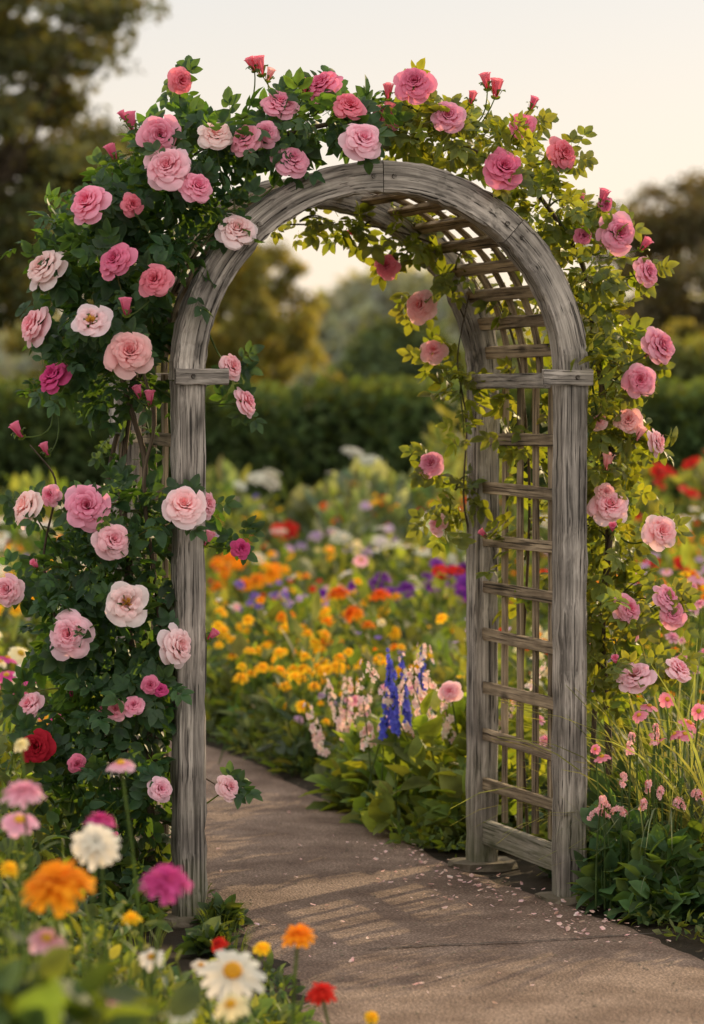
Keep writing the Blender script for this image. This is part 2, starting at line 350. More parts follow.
ft.build('stone_footings',[M_STONE],arch,smooth=False)

# ------------------------------------------------------------------ climbing roses
DG=(.03,.072,.033); MG=(.055,.115,.048)
def leafblob(mb,c,r,K,size,A,B=None,tm=COMP,out=.9,jit=.7,droop=.15,mat=0,shell=.45,up=.5,var=.4,toward=0):
    c=np.asarray(c,float); r=np.asarray(r,float)
    d=nrm(rng.normal(size=(K,3))); q=rng.random((K,1))**shell; P=c+d*q*r
    y=out*nrm(d/r)+jit*rng.normal(size=(K,3))+np.array([0,-toward,-droop]); z=up*Z3+nrm(d/r)*.4+rng.normal(size=(K,3))*.5+np.array([0,-toward*.8,0])
    R=frames(y,z,size*rng.uniform(.65,1.25,K)); idx=rng.integers(0,len(tm),K)
    a=vary(A,K,var,.12); b=vary(B if B is not None else np.asarray(A)*1.35,K,var,.12)
    for i,t_ in enumerate(tm):
        s=idx==i
        if s.any(): mb.add(t_,R[s],P[s],a[s],b[s],mat)
PINK=((.72,.14,.28),(.94,.53,.64)); DEEP=((.64,.07,.2),(.88,.32,.47)); CORAL=((.74,.1,.18),(.91,.34,.42))
PALE=((.86,.35,.45),(.96,.71,.76)); VP=((.9,.54,.56),(.97,.83,.83)); MAG=((.5,.02,.15),(.75,.12,.32)); RED=((.28,.005,.015),(.48,.02,.04)); SAL=((.86,.32,.34),(.95,.66,.65))
def bloom(mb,stems,c,size,col,facing,anchor=None,tm=None,stemcol=(.06,.1,.03)):
    c=np.asarray(c,float); n_=nrm(np.asarray(facing,float)+rng.normal(size=3)*.28)
    tm=tm or ROSES[rng.integers(6)]; R=frames_z(n_[None],size/2*rng.uniform(.9,1.08))
    a=vary(col[0],1,.12,.08); b=vary(col[1],1,.06,.04)
    c0=c-n_*size*.15
    mb.add(tm,R,c0[None],a,b,0)
    if any(tm is t_ for t_ in OPEN):
        K=26; d=nrm(n_+rng.normal(size=(K,3))*.5); mb.add(CARD,frames(d,np.cross(d,n_)+.01,size*.17),np.repeat((c0+n_*size*.1)[None],K,0),(.5,.3,.05),(.85,.6,.12),0)
    mb.add(CALYX,frames_z(n_[None],size*.45),(c0-n_*size*.05)[None],(.05,.1,.03),(.07,.13,.04),1)
    if anchor is not None:
        a_=np.asarray(anchor,float); mid=(a_+c0)/2+np.array([0,.02,-.04])-n_*size*.35
        tube(stems,bez(a_,mid,c0-n_*size*.02,9),.0035,.0025,stemcol,(.09,.14,.04),sides=5)
def bud(mb,stems,c,size,col,d,anchor):
    d=nrm(np.asarray(d,float)); c=np.asarray(c,float); size*=.8
    R=frames_z(d[None],size); R=R*np.array([1.4,1.4,1.0])
    mb.add(BUD,R,c[None],col[0],col[1],0)
    mb.add(CALYX,frames_z(d[None],size*1.2),(c-d*size*.12)[None],(.05,.1,.03),(.1,.16,.05),1)
    mb.add(DISC,frames_z(-d[None],size*1.0),(c+d*size*.02)[None],(.06,.11,.03),(.08,.14,.04),1)
    tube(stems,bez(anchor,(np.asarray(anchor)+c)/2+rng.normal(size=3)*.03-d*size,c,8),.003,.002,(.06,.1,.03),(.1,.15,.04),sides=5)

def rosebush(name,blobs,blooms,buds,canes,A,B,nspray):
    e=empty(name); lf=MB(); st=MB(); bl=MB(); cs=[]
    for (ex,ey,hx,hy,d,dd,K) in blobs:
        c=site(ex,ey,d); s=d/F; leafblob(lf,c,(hx*s,dd,hy*s),K,.112,A,B,toward=.35); cs.append(c)
        for _ in range(max(2,int(K/nspray))):
            dr=nrm(rng.normal(size=3)+np.array([0,-.4,.35])); tip=c+dr*np.array([hx*s,dd,hy*s])*rng.uniform(1.2,1.6)
            pts=bez(c,c+dr*.6*np.array([hx*s,dd,hy*s])+Z3*.05,tip,9); tube(st,pts,.004,.0015,(.06,.08,.03),(.12,.13,.04),sides=5)
            k=6; P=pts[-k:]; y=rng.normal(size=(k,3))+dr*.8; R=frames(y,Z3+rng.normal(size=(k,3))*.5,rng.uniform(.05,.09,k))
            lf.add(COMP[rng.integers(5)],R,P,vary(A,k),vary(B,k))
            if rng.random()<.16: bud(bl,st,tip+dr*.03,.04,DEEP,dr+[0,0,.6],tip)
    cs=np.array(cs)
    for (ex,ey,sz,col,d,fx,op) in blooms:
        p=site(ex,ey,d); an=cs[np.argmin(np.linalg.norm(cs-p,axis=1))]; an=an+(p-an)*.25
        bloom(bl,st,p,sz*1.04*d/F,col,(fx,-1,.3+.35*rng.random()),an,tm=(OPEN[rng.integers(2)] if op else None))
        k=6; dd_=rng.normal(size=(k,3))*np.array([1,.4,1]); lf.add(COMP[rng.integers(5)],frames(dd_,np.array([0,-1,.4])+rng.normal(size=(k,3))*.3,.1),np.repeat((p+np.array([0,.05,0]))[None],k,0)+rng.normal(size=(k,3))*.02,vary(A,k),vary(B,k))
    for (ex,ey,sz,col,d,dx,dz) in buds:
        p=site(ex,ey,d); an=cs[np.argmin(np.linalg.norm(cs-p,axis=1))]; an=an+(p-an)*.3
        bud(bl,st,p,sz*1.3*d/F,col,(dx,-.3,dz),an)
    for pts,r in canes:
        P=np.array([site(*q) for q in pts]); tt=np.linspace(0,len(P)-1,len(P)*6)
        Q=np.stack([np.interp(tt,range(len(P)),P[:,k]) for k in range(3)],-1)
        for _ in range(5): Q[1:-1]=(Q[:-2]+2*Q[1:-1]+Q[2:])/4
        tube(st,Q,r,r*.5,(.12,.08,.045),(.1,.1,.04),mat=1,sides=7)
    lf.build('leaves',[M_ROSELEAF],e); bl.build('blooms',[M_PETAL,M_ROSELEAF],e); st.build('stems',[M_ROSELEAF,M_BARK],e)
    return e
Lb=[(128,840,40,45,10.1,.3,56),(112,770,66,46,10.1,.3,135),(105,700,68,50,10.05,.3,150),(98,635,66,46,10.05,.3,140),(115,570,56,46,10.05,.28,118),
    (125,512,48,34,10.05,.26,78),(75,580,40,44,10.0,.25,44),(122,435,24,30,10.2,.2,8),(118,378,44,32,10.05,.26,66),(108,322,58,42,10.05,.28,118),(112,258,60,42,10.05,.28,128),
    (145,198,58,38,10.05,.28,120),(190,160,52,30,10.1,.3,88),(240,138,46,22,10.15,.3,66),(298,125,44,18,10.2,.3,52),(350,122,36,16,10.25,.3,34),(60,235,22,26,10.1,.2,12),(60,380,22,26,10,.2,8),(187,262,16,34,9.88,.05,14),(235,215,22,10,9.9,.05,8)]
Lr=[(88,203,44,PINK,9.75,-.5,0),(45,268,42,VP,9.85,-1.1,0),(116,260,38,DEEP,9.72,-.1,0),(155,280,38,CORAL,9.72,.2,0),(34,325,38,PALE,9.9,-1.3,0),(91,320,42,VP,9.7,-.2,1),(130,352,46,SAL,9.7,.1,0),
    (53,376,34,MAG,9.85,-1,0),(168,168,46,PALE,9.75,-.1,0),(160,136,40,PINK,9.8,-.3,0),(198,187,32,PINK,9.75,.4,0),(216,135,34,VP,9.85,.2,0),(246,139,32,PINK,9.85,0,0),(237,230,46,VP,9.85,.3,0),
    (182,82,28,CORAL,10.0,.2,0),(280,104,38,PINK,9.95,0,0),(292,160,36,PINK,9.92,.1,0),(322,86,36,DEEP,10.1,0,0),(349,107,32,CORAL,10.0,.3,0),(363,140,42,PALE,9.92,.2,0),(266,134,26,PINK,9.9,.1,0),(388,118,30,CORAL,10.2,.2,0),
    (133,205,24,CORAL,9.8,.2,0),(232,366,28,PALE,9.95,1.3,0),(247,401,30,PALE,10,1.4,0),(87,506,46,PINK,9.75,-.2,0),(184,504,46,VP,9.8,.3,0),(25,506,42,VP,9.9,-1.2,0),(113,540,36,PALE,9.72,.1,0),(126,603,46,VP,9.7,.1,1),
    (68,635,44,PALE,9.72,-.3,0),(178,646,44,VP,9.8,.6,0),(6,590,34,PALE,9.9,-1,0),(241,548,22,MAG,10,.8,0),(28,705,28,PALE,9.85,-.8,0),(150,686,18,DEEP,9.75,0,0),(76,765,22,DEEP,9.75,0,0),(35,748,34,RED,9.8,-.4,0),
    (229,788,26,PALE,9.95,1,0),(160,790,26,PALE,9.75,.3,0),(115,710,20,PINK,9.75,0,0),(133,706,20,PINK,9.75,0,0),(206,503,28,PALE,9.95,1.2,0),(160,690,14,MAG,9.75,0,0),(50,495,22,PINK,9.85,-.8,0)]
Lu=[(134,132,18,DEEP,9.95,-.2,1),(116,160,15,DEEP,9.9,-.4,1),(127,315,16,DEEP,9.7,0,1),(262,76,17,CORAL,10.1,-.2,1),(255,72,13,CORAL,10.1,-.5,1),(22,437,15,DEEP,9.9,-.6,1),(268,82,12,SAL,10.1,.4,1),(150,405,14,DEEP,9.8,0,1),(140,398,12,DEEP,9.8,-.3,1),(205,545,14,PINK,9.9,.5,1),(208,640,12,DEEP,9.9,.6,.7),(48,455,12,DEEP,9.9,-.4,1),(305,95,14,CORAL,10.1,.2,1)]
Lc=[([(135,880,10.2),(120,760,10.15),(135,620,10.1),(118,480,10.15),(140,340,10.1),(150,220,10.1),(220,150,10.1),(330,125,10.2)],.016),
    ([(150,890,10.1),(150,720,10.0),(120,600,10.05),(150,470,10.05),(128,400,10.0),(100,300,10.1),(120,200,10.1)],.013),
    ([(120,880,10.4),(140,760,10.3),(100,640,10.2),(108,450,10.3),(160,330,10.1),(180,180,10.1)],.012),
    ([(142,885,10.25),(165,650,9.95),(140,480,9.98),(158,420,9.96),(130,330,9.95)],.009),
    ([(60,640,10.0),(40,560,9.95),(60,480,9.9),(30,445,9.9)],.005),([(150,760,9.95),(190,770,9.95),(222,790,9.95)],.004)]
rosebush('climbing_rose',Lb,Lr,Lu,Lc,DG,MG,24)
Rb=[(400,132,38,16,10.35,.28,32),(452,138,42,22,10.4,.3,50),(505,162,38,28,10.45,.3,56),(548,208,32,32,10.5,.28,54),(582,262,28,38,10.55,.28,56),(600,330,28,42,10.6,.28,56),(602,400,30,42,10.6,.28,58),
    (604,470,30,40,10.65,.28,54),(608,540,32,40,10.65,.28,56),(612,610,36,40,10.6,.3,66),(616,665,38,34,10.6,.3,60),(530,420,26,70,10.8,.18,42),(525,560,24,60,10.85,.18,22),(520,300,26,50,10.9,.15,30),(455,270,26,30,10.95,.12,16),(460,395,14,60,11.05,.12,20),(455,490,14,46,11.05,.12,14),
    (300,222,36,10,10.9,.1,10),(365,225,40,12,10.95,.12,14),(420,235,36,18,10.95,.12,18),(590,370,14,26,10.3,.06,10)]
Rr=[(414,84,36,DEEP,10.15,.2,0),(447,117,38,PINK,10.15,.2,0),(521,126,28,DEEP,10.3,.4,0),(503,168,40,DEEP,10.15,.1,0),(563,154,34,CORAL,10.3,.4,0),(618,233,36,PINK,10.35,.3,0),(583,236,18,DEEP,10.35,.1,0),(647,272,34,PINK,10.4,.8,0),
    (660,346,38,PINK,10.4,.5,0),(640,380,36,PINK,10.35,.1,0),(628,420,26,SAL,10.4,0,0),(658,442,30,PALE,10.4,1,0),(610,505,38,PALE,10.4,.1,0),(662,531,38,PALE,10.4,.3,0),(629,609,34,PINK,10.35,.1,0),(668,597,30,PINK,10.4,.6,0),(673,614,28,PINK,10.4,.4,0),
    (636,676,38,PALE,10.3,.1,0),(680,669,30,PALE,10.35,.5,0),(386,266,26,CORAL,10.95,-.2,0),(420,306,32,SAL,10.95,-.8,0),(433,350,28,SAL,11,-.9,0),(431,463,28,PINK,11,-.8,0),(437,524,24,PALE,11.1,-.8,0),(605,205,16,DEEP,10.4,.4,0),(598,420,20,SAL,10.4,0,0),(606,492,22,SAL,10.4,0,0)]
Ru=[(495,98,17,CORAL,10.3,.1,1),(487,90,15,CORAL,10.3,-.2,1),(388,100,14,CORAL,10.2,0,1),(600,205,15,DEEP,10.4,.3,1),(636,440,14,SAL,10.4,.5,1),(606,470,16,SAL,10.4,.1,1),(530,110,12,DEEP,10.3,.4,1),(640,250,13,DEEP,10.4,.6,.8),(470,105,12,CORAL,10.3,.2,1)]
Rc=[([(600,900,10.6),(612,760,10.6),(600,620,10.6),(618,480,10.6),(595,350,10.6),(585,260,10.5),(520,170,10.45),(430,135,10.4)],.013),([(590,890,10.7),(595,700,10.7),(610,540,10.6),(598,420,10.65),(605,300,10.6)],.01),([(530,860,10.8),(520,700,10.85),(532,500,10.8),(520,350,10.85),(480,260,10.9),(380,225,10.95),(290,225,10.9)],.006),([(475,560,11.1),(462,500,11.08),(468,420,11.05),(455,360,11.02),(470,290,11.0)],.004)]
rosebush('climbing_rose',Rb,Rr,Ru,Rc,(.09,.13,.035),(.15,.18,.045),16)  # yellower leaf colours here paint in the glow of backlit foliage

# ------------------------------------------------------------------ flower beds
HEADS={'mari':(MARI,None),'mari_s':(MARI_S,None),'zin':(ZINNIA,None),'daisy':(DAISY,(.6,.35,.03)),'cosmos':(COSMOS,(.7,.45,.05)),'poppy':(POPPY,(.03,.02,.02)),'poppy_s':(POPPY_S,None),'umbel':(UMBEL,None)}
def heads(mb,P,kind,size,A,B,tilt=.5,stems=True,gz=0,toward=.35,sr=.0025):
    K=len(P); n_=nrm(Z3+np.array([0,-toward,0])+rng.normal(size=(K,3))*tilt*.6); tm,cc=HEADS[kind]; s=size/2*rng.uniform(.6,1.2,K)
    mb.add(tm,frames_z(n_,s),P,vary(A,K,.15,.08),vary(B,K,.12,.06),1)
    if cc is not None: mb.add(DISC,frames_z(n_,s),P+n_*s[:,None]*.08,vary(cc,K,.2),vary(cc,K,.2),1)
    if stems:
        for p in P:
            b=np.array([p[0]+rng.normal()*.05,p[1]+rng.normal()*.05,gz]); tube(mb,bez(b,(b+p)/2+np.array([rng.normal()*.03,rng.normal()*.03,0]),p,5),sr*1.3,sr,(.06,.11,.03),(.1,.16,.04),sides=4)
GREENS=[(.06,.1,.035),(.08,.13,.045),(.1,.14,.045),(.07,.11,.065),(.045,.08,.03),(.11,.14,.06)]
def clump(mb,x,y,h,r,K,size,A,tm=(LEAF,NARROW),up=.6):
    d=nrm(np.abs(rng.normal(size=(K,3)))*np.array([1,1,1])); d[:,0]*=rng.choice([-1,1],K); d[:,1]*=rng.choice([-1,1],K)
    q=rng.random((K,1))**.4; P=np.array([x,y,.01])+d*q*np.array([r,r,h])
    yv=d*np.array([1,1,.6])+rng.normal(size=(K,3))*.5+Z3*up; R=frames(yv,Z3+rng.normal(size=(K,3))*.5+d*.3,size*rng.uniform(.6,1.3,K)); idx=rng.integers(0,len(tm),K)
    a=vary(A,K,.3,.12)
    for i,t_ in enumerate(tm):
        s=idx==i
        if s.any(): mb.add(t_,R[s],P[s],a[s],a[s]*1.4)
YEL=((.85,.44,.01),(.93,.62,.025)); ORA=((.8,.2,.005),(.9,.38,.015)); ORR=((.68,.08,.005),(.86,.2,.012)); WHT=((.7,.68,.52),(.8,.79,.7)); PUR=((.12,.015,.22),(.3,.06,.45)); VIO=((.18,.1,.45),(.32,.2,.6)); LAV=((.45,.3,.5),(.65,.5,.7)); PK=((.65,.18,.3),(.88,.52,.6)); CRM=((.82,.7,.3),(.9,.83,.55)); RD=((.5,.012,.012),(.7,.035,.02)); MG2=((.5,.03,.2),(.75,.12,.38))
bed=MB(); cells=[]
y=10.9
while y<29:
    st_=.27 if y<15 else (.36 if y<20 else .5); wx=.115*y+1.6
    for x in np.arange(-wx,wx,st_):
        xx=x+rng.uniform(-.4,.4)*st_; yy=y+rng.uniform(-.4,.4)*st_
        if onpath(xx,yy,.12) : continue
        if yy<11.6 and -.95<xx<.75: continue
        cells.append((xx,yy,st_))
    y+=st_
for xx,yy,s in cells:
    h=rng.uniform(.18,.46)+.12*max(0,math.sin(xx*1.7+yy*.9))
    if yy>22: h+=rng.uniform(0,.4)
    g=GREENS[int((math.sin(xx*2.1)+math.cos(yy*1.3)+2+rng.random())*1.2)%6]; g=np.array(g)*rng.uniform(.6,1.25)
    near=yy<15
    clump(bed,xx,yy,h,s*.8,70 if near else 46,.085 if near else .13,g,(LEAF,NARROW) if near else (CARD,NARROW))
    if yy>15 and rng.random()<.12: clump(bed,xx,yy,h+rng.uniform(.15,.4),.12,26,.2,g*1.1,(NARROW,),up=2.2)
    if rng.random()<.28:
        k=rng.integers(2,8); gp=np.stack([xx+rng.normal(size=k)*s*.4,yy+rng.normal(size=k)*s*.4,h+.03+rng.uniform(0,.12,k)],-1)
        c=[YEL,ORA,CRM,PK,ORA,LAV,WHT,VIO,YEL,RD][rng.integers(10)]; heads(bed,gp,['mari_s','poppy_s','mari_s'][rng.integers(3)],rng.uniform(.03,.06)*(1.25 if yy>20 else 1),c[0],c[1],stems=False)
patches=[('mari',YEL,-.2,13.9,.3,.5,34,.42,.062),('mari',YEL,-.38,15.6,.28,.5,34,.44,.072),('mari',YEL,-.05,17,.3,.5,20,.48,.075),('mari',ORA,-.05,16.2,.25,.6,12,.46,.07),('zin',ORR,.03,16.2,.1,.3,3,.6,.12),('mari_s',YEL,-.6,16.5,.25,.7,24,.42,.065),
 ('mari_s',VIO,-.38,18,.25,.7,30,.44,.065),('zin',PUR,.28,18,.25,.5,15,.6,.11),('zin',PUR,.55,19.2,.15,.4,6,.6,.11),('umbel',WHT,.15,21,.5,1.5,13,.7,.13),('poppy',RD,.48,16.8,.1,.3,3,.64,.14),('mari_s',ORR,.1,27,.5,1,20,.78,.14),
 ('mari',ORA,-.75,21,.25,.6,12,.56,.13),('mari',YEL,-.5,22,.3,1,12,.54,.11),('mari_s',RD,-.6,24.5,.4,.8,10,.58,.11),('cosmos',PK,-.05,18.8,.2,.6,7,.54,.09),('umbel',WHT,-.75,27,.25,.6,4,.95,.17),('umbel',WHT,.0,27.5,.2,.6,4,1.02,.17),
 ('cosmos',WHT,.6,22,.5,1.5,9,.62,.1),('cosmos',WHT,-.1,19.5,.5,1.5,5,.56,.09),('mari_s',LAV,-.2,24,.5,1,16,.58,.1),('poppy',RD,2.6,24,.4,1,9,1.05,.18),('mari',ORA,2.5,23,.4,1,12,.65,.14),('poppy',RD,1.5,18,.5,1,6,.7,.11),('cosmos',CRM,-1.55,14,.3,1.5,34,.6,.09),
 ('umbel',WHT,-1.8,16,.4,1.5,18,.72,.13),('mari_s',YEL,-1.9,18,.5,2,30,.64,.1),('cosmos',WHT,-2.6,22,.8,2,26,.8,.12),('mari_s',ORA,-2.4,19,.4,2,16,.66,.09),('cosmos',PK,1.7,14,.4,1.2,16,.75,.09),('mari_s',LAV,1.9,17,.5,1.5,26,.68,.08),
 ('daisy',YEL,1.5,13.5,.3,1,8,.8,.09),('cosmos',WHT,2.2,21,.6,2,18,.82,.1),('mari_s',CRM,.9,15,.3,1,12,.5,.06),('mari_s',RD,.85,14,.2,.8,8,.45,.07),('cosmos',MG2,-1.4,12.6,.2,.8,10,.5,.08),('mari',ORA,1.9,15.5,.35,.8,14,.7,.1),('cosmos',PK,-1.9,15,.3,1,14,.7,.09),('mari',YEL,-1.75,13,.25,.8,14,.55,.07)]
for kd,c,x,y,rx,ry,K,h,sz in patches:
    P=np.stack([x+rng.normal(size=K)*rx*.7,y+rng.normal(size=K)*ry*.6,h+rng.normal(size=K)*.07],-1); P=P[~onpath(P[:,0],P[:,1],.05)]
    for p in P[::2]: clump(bed,p[0],p[1],p[2]-.07,.16,34,.09,np.array(GREENS[rng.integers(6)])*.9)
    heads(bed,P,kd,sz,c[0],c[1])
bed.build('flower_bed',[M_LEAF,M_PETAL])

sh=MB()
for x,y,h,r,g in [(.15,26,1.0,.5,(.13,.18,.14)),(.75,26.5,1.1,.5,(.11,.16,.1)),(-.3,27.5,.8,.4,(.12,.16,.11)),(1.0,28.2,1.6,.5,(.12,.15,.07)),(-1.1,27,1.0,.45,(.09,.13,.08)),(-1.7,27.5,.8,.6,(.11,.15,.07)),(2.2,26.5,1.1,.6,(.11,.15,.06)),(3.1,27,1.0,.6,(.11,.14,.07)),(-2.7,27,.9,.6,(.11,.16,.06)),(1.6,25,.9,.4,(.11,.16,.07))]:
    clump(sh,x,y,h,r,420,.2,g,(NARROW,CARD),up=1.2)
sh.build('garden_shrubs',[M_LEAF])

def spikes(mb,P,h,nf,fs,A,B,lean=.15,out=.012):
    for p in P:
        p=np.asarray(p,float); h_=h*rng.uniform(.75,1.1); tip=p+np.array([rng.normal()*lean*abs(h),rng.normal()*lean*abs(h),h_]); base=np.array([p[0],p[1],.02]); pts=bez(base,p,tip,14); tube(mb,pts,.004,.002,(.08,.13,.04),sides=4)
        k=nf; q=rng.uniform(.5,1,k)**.8; idx=q*13; Q=np.stack([np.interp(idx,range(14),pts[:,i]) for i in range(3)],-1); a=rng.uniform(0,6.28,k); d=np.stack([np.cos(a),np.sin(a),.25+0*a],-1)
        s=fs*(1.5-q)*rng.uniform(.7,1.2,k); mb.add(FLORET,frames_z(d,s),Q+d*out*(1.6-q)[:,None],vary(A,k,.3),vary(B,k,.25),1)
e=MB(); spikes(e,[(.11,11.9,.33),(.165,11.85,.38),(.15,12.15,.42),(.225,12.1,.36),(.265,12.25,.42)],.28,44,.021,(.05,.06,.5),(.15,.17,.75),.07,.013)
clump(e,.17,12.1,.35,.15,60,.09,(.07,.13,.04)); e.build('delphinium',[M_LEAF,M_PETAL])
e=MB(); Ps=[np.array([x,y,z]) for x,y,z in [(.05,12.0,.3),(.08,11.9,.26),(.29,11.85,.3),(.33,11.95,.34),(.38,11.9,.3),(.34,12.1,.36),(-.03,12.75,.24),(-.09,12.9,.2),(.02,12.8,.22),(-.08,12.7,.14),(.42,11.8,.3),(.26,12,.38)]]
spikes(e,Ps,.34,32,.021,(.85,.5,.48),(.93,.78,.7),.4,.026)
e.build('astilbe_plant',[M_LEAF,M_PETAL])
e=MB()
for x,y,h,r in [(.34,11.85,.5,.22),(.5,11.9,.52,.2),(.2,12.25,.36,.18),(.08,12.6,.32,.16),(.46,11.62,.3,.14)]:
    clump(e,x,y,h,r,150,.11,(.12,.17,.045),(BROAD,LEAF))
clump(e,.42,11.45,.14,.16,120,.05,(.07,.11,.03)); clump(e,.26,11.55,.12,.14,90,.05,(.07,.11,.03))
e.build('leafy_bush',[M_LEAF])
e=MB()
for x,y,h,r in [(-.2,14.9,.36,.26),(.0,14.4,.34,.22),(-.38,15.3,.36,.22),(.1,13.8,.3,.2)]: clump(e,x,y,h,r,240,.085,(.07,.13,.045))
P=np.stack([-.18+rng.normal(size=44)*.24,14.75+rng.normal(size=44)*.3,.4+rng.normal(size=44)*.06],-1); heads(e,P,'mari',.068,YEL[0],YEL[1]); e.build('marigold_bush',[M_LEAF,M_PETAL])
P=site(450,692,11.7); e=MB(); bloom(e,e,P,.085,PALE,(-.2,-1,.4),P*[1,1,0]+[.05,.1,.3]); e.build('garden_rose',[M_PETAL,M_ROSELEAF])

e=MB()
for E,sg in ((LE,-1),(RE,1)):
    pts=along(E,260)
    for x,y in pts:
        if y<7.6: continue
        if sg==1 and 10.2<y<11.2 and x>.3: continue
        if sg==-1 and 9.0<y<10.3: continue
        if rng.random()<.6: clump(e,x+sg*rng.uniform(.03,.12),y,rng.uniform(.02,.09),.07,20,.035,GREENS[rng.integers(5)],(LEAF,NARROW,CARD))
e.build('edging_plants',[M_LEAF])

e=MB()
for x,y,K,h in [(1.05,10.5,130,.8),(1.25,10.3,150,.9),(1.15,10.9,100,.85),(1.5,10.6,130,.85),(.98,10.15,40,.45)]:
    a=rng.uniform(0,6.28,K); d=np.stack([np.cos(a),np.sin(a),0*a],-1); idx=rng.integers(0,4,K); P=np.array([x,y,.0])+d*rng.random((K,1))*.12; S=h*rng.uniform(.6,1.15,K)
    R=np.stack([np.stack([-d[:,1],d[:,0],0*a],-1),d,np.broadcast_to(Z3,(K,3))],-1)*S[:,None,None]
    c=vary((.11,.14,.09),K,.3)
    for i in range(4):
        s=idx==i; e.add(BLADES[i],R[s],P[s],c[s],c[s]*1.6)
e.build('ornamental_grass',[M_LEAF])
e=MB()
for x,y,h,r,g in [(.86,10.15,.33,.12,(.06,.12,.05)),(.98,9.95,.26,.13,(.07,.13,.05)),(.84,10.45,.38,.1,(.05,.1,.045)),(1.0,10.5,.45,.14,(.06,.11,.045)),(1.15,10.0,.3,.14,(.07,.12,.04)),(1.3,9.75,.25,.16,(.07,.12,.04)),(1.1,11.2,.3,.2,(.06,.11,.04)),(1.7,11.5,.5,.3,(.08,.13,.05)),(1.45,10.9,.5,.25,(.07,.12,.04)),(1.9,11,.6,.35,(.07,.12,.05)),(1.75,10,.4,.3,(.07,.12,.04)),(.8,10.85,.12,.1,(.05,.09,.04))]:
    clump(e,x,y,h,r,int(150+260*h*r*4),.075,g,(LEAF,BROAD))
P=np.array([site(*q) for q in [(690,724,10.2),(650,707,10.3),(668,700,10.3),(676,735,10.1),(655,735,10.2),(686,735,10.1),(660,742,10.1),(603,758,10.1),(596,750,10.1),(640,716,10.2),(700,712,10.2)]])
heads(e,P,'cosmos',.06,(.7,.14,.22),(.88,.36,.44),gz=.05,tilt=.9)
for q in [(650,748),(643,770),(606,766),(597,772),(664,755),(635,780),(612,780),(672,770),(622,745),(690,760),(630,700),(655,690)]:
    p=site(*q,10.05); spikes(e,[p-[0,0,.0]],-.14,24,.013,(.75,.25,.3),(.92,.58,.56),.35,.01)
P=np.stack([rng.uniform(.95,1.7,26),rng.uniform(11.5,13,26),rng.uniform(.6,.9,26)],-1); heads(e,P,'mari_s',.05,PK[0],PK[1])
P=np.stack([rng.uniform(.95,1.7,14),rng.uniform(11.5,13,14),rng.uniform(.6,.98,14)],-1); heads(e,P,'mari_s',.05,ORA[0],ORA[1])
e.build('border_plants',[M_LEAF,M_PETAL])

e=MB()
for x,y,h,r in [(-.66,10.05,.28,.1),(-.85,9.9,.5,.2),(-1.1,9.8,.6,.22),(-1.35,10,.7,.22),(-.68,9.72,.1,.08),(-.4,9.8,.05,.05),(-.42,9.3,.05,.05),(-1.2,10.6,.6,.3),(-.95,10.5,.35,.25),(-.85,9.4,.14,.14),(-1.05,9.2,.35,.25),(-.75,9.0,.1,.12),(-.55,8.4,.12,.15),(-.9,8.6,.3,.25),(-1.3,9,.5,.3)]:
    clump(e,x,y,h,r,int(100+500*h*r*3),.06,GREENS[rng.integers(5)],(LEAF,NARROW,BROAD))
for x,y,K,h in [(-.41,9.72,50,.11),(-.36,9.35,50,.1),(-.62,9.45,40,.09)]:
    a=rng.uniform(0,6.28,K); d=np.stack([np.cos(a),np.sin(a),0*a],-1); R=np.stack([np.stack([-d[:,1],d[:,0],0*a],-1),d,np.broadcast_to(Z3,(K,3))],-1)*h
    e.add(BLADES[1],R,np.array([x,y,.0])+d*.05,(.08,.13,.03),(.13,.2,.05))
e.build('leafy_border',[M_LEAF])
e=MB()
for _ in range(130):
    y=rng.uniform(5.4,8.2); xm=left(y)-.12; x=rng.uniform(-1.5,xm)
    h=np.clip(.04+.62*(xm-x),.04,.58)*rng.uniform(.7,1.1)
    clump(e,x,y,h,.13,56,.06,np.array(GREENS[rng.integers(6)])*1.15,(LEAF,NARROW,NARROW))
fg=[(22,793,50,'zin',PK,6.6),(100,821,34,'zin',MG2,6.9),(95,845,52,'zin',WHT,6.6),(55,885,66,'zin',ORA,6.2),(165,882,60,'zin',MG2,6.4),(18,822,32,'cosmos',PK,6.8),(45,942,42,'cosmos',PK,6.2),(232,975,54,'daisy',WHT,6.6),(298,937,36,'mari',ORA,7.1),(321,995,26,'mari',RD,7.2),(230,1008,54,'daisy',CRM,6.3),(150,960,28,'daisy',WHT,6.8),(218,946,22,'mari',RD,7.5),(110,1005,22,'mari',PK,6.3),(180,1015,30,'daisy',WHT,6.0),(262,950,20,'mari_s',YEL,7.4),(120,765,24,'cosmos',PK,7.4),(20,745,18,'mari_s',CRM,7.6),(372,1020,18,'mari',YEL,7.2),(200,968,22,'daisy',WHT,7.0),(8,870,26,'mari',YEL,6.6),(130,920,18,'mari_s',YEL,7)]
for ex,ey,sz,kd,c,d in fg:
    p=site(ex,ey,d); heads(e,p[None],kd,sz*d/F*1.15,np.array(c[0]),np.array(c[1]),tilt=.3,toward=.9 if kd=='daisy' else .5,sr=.0035)
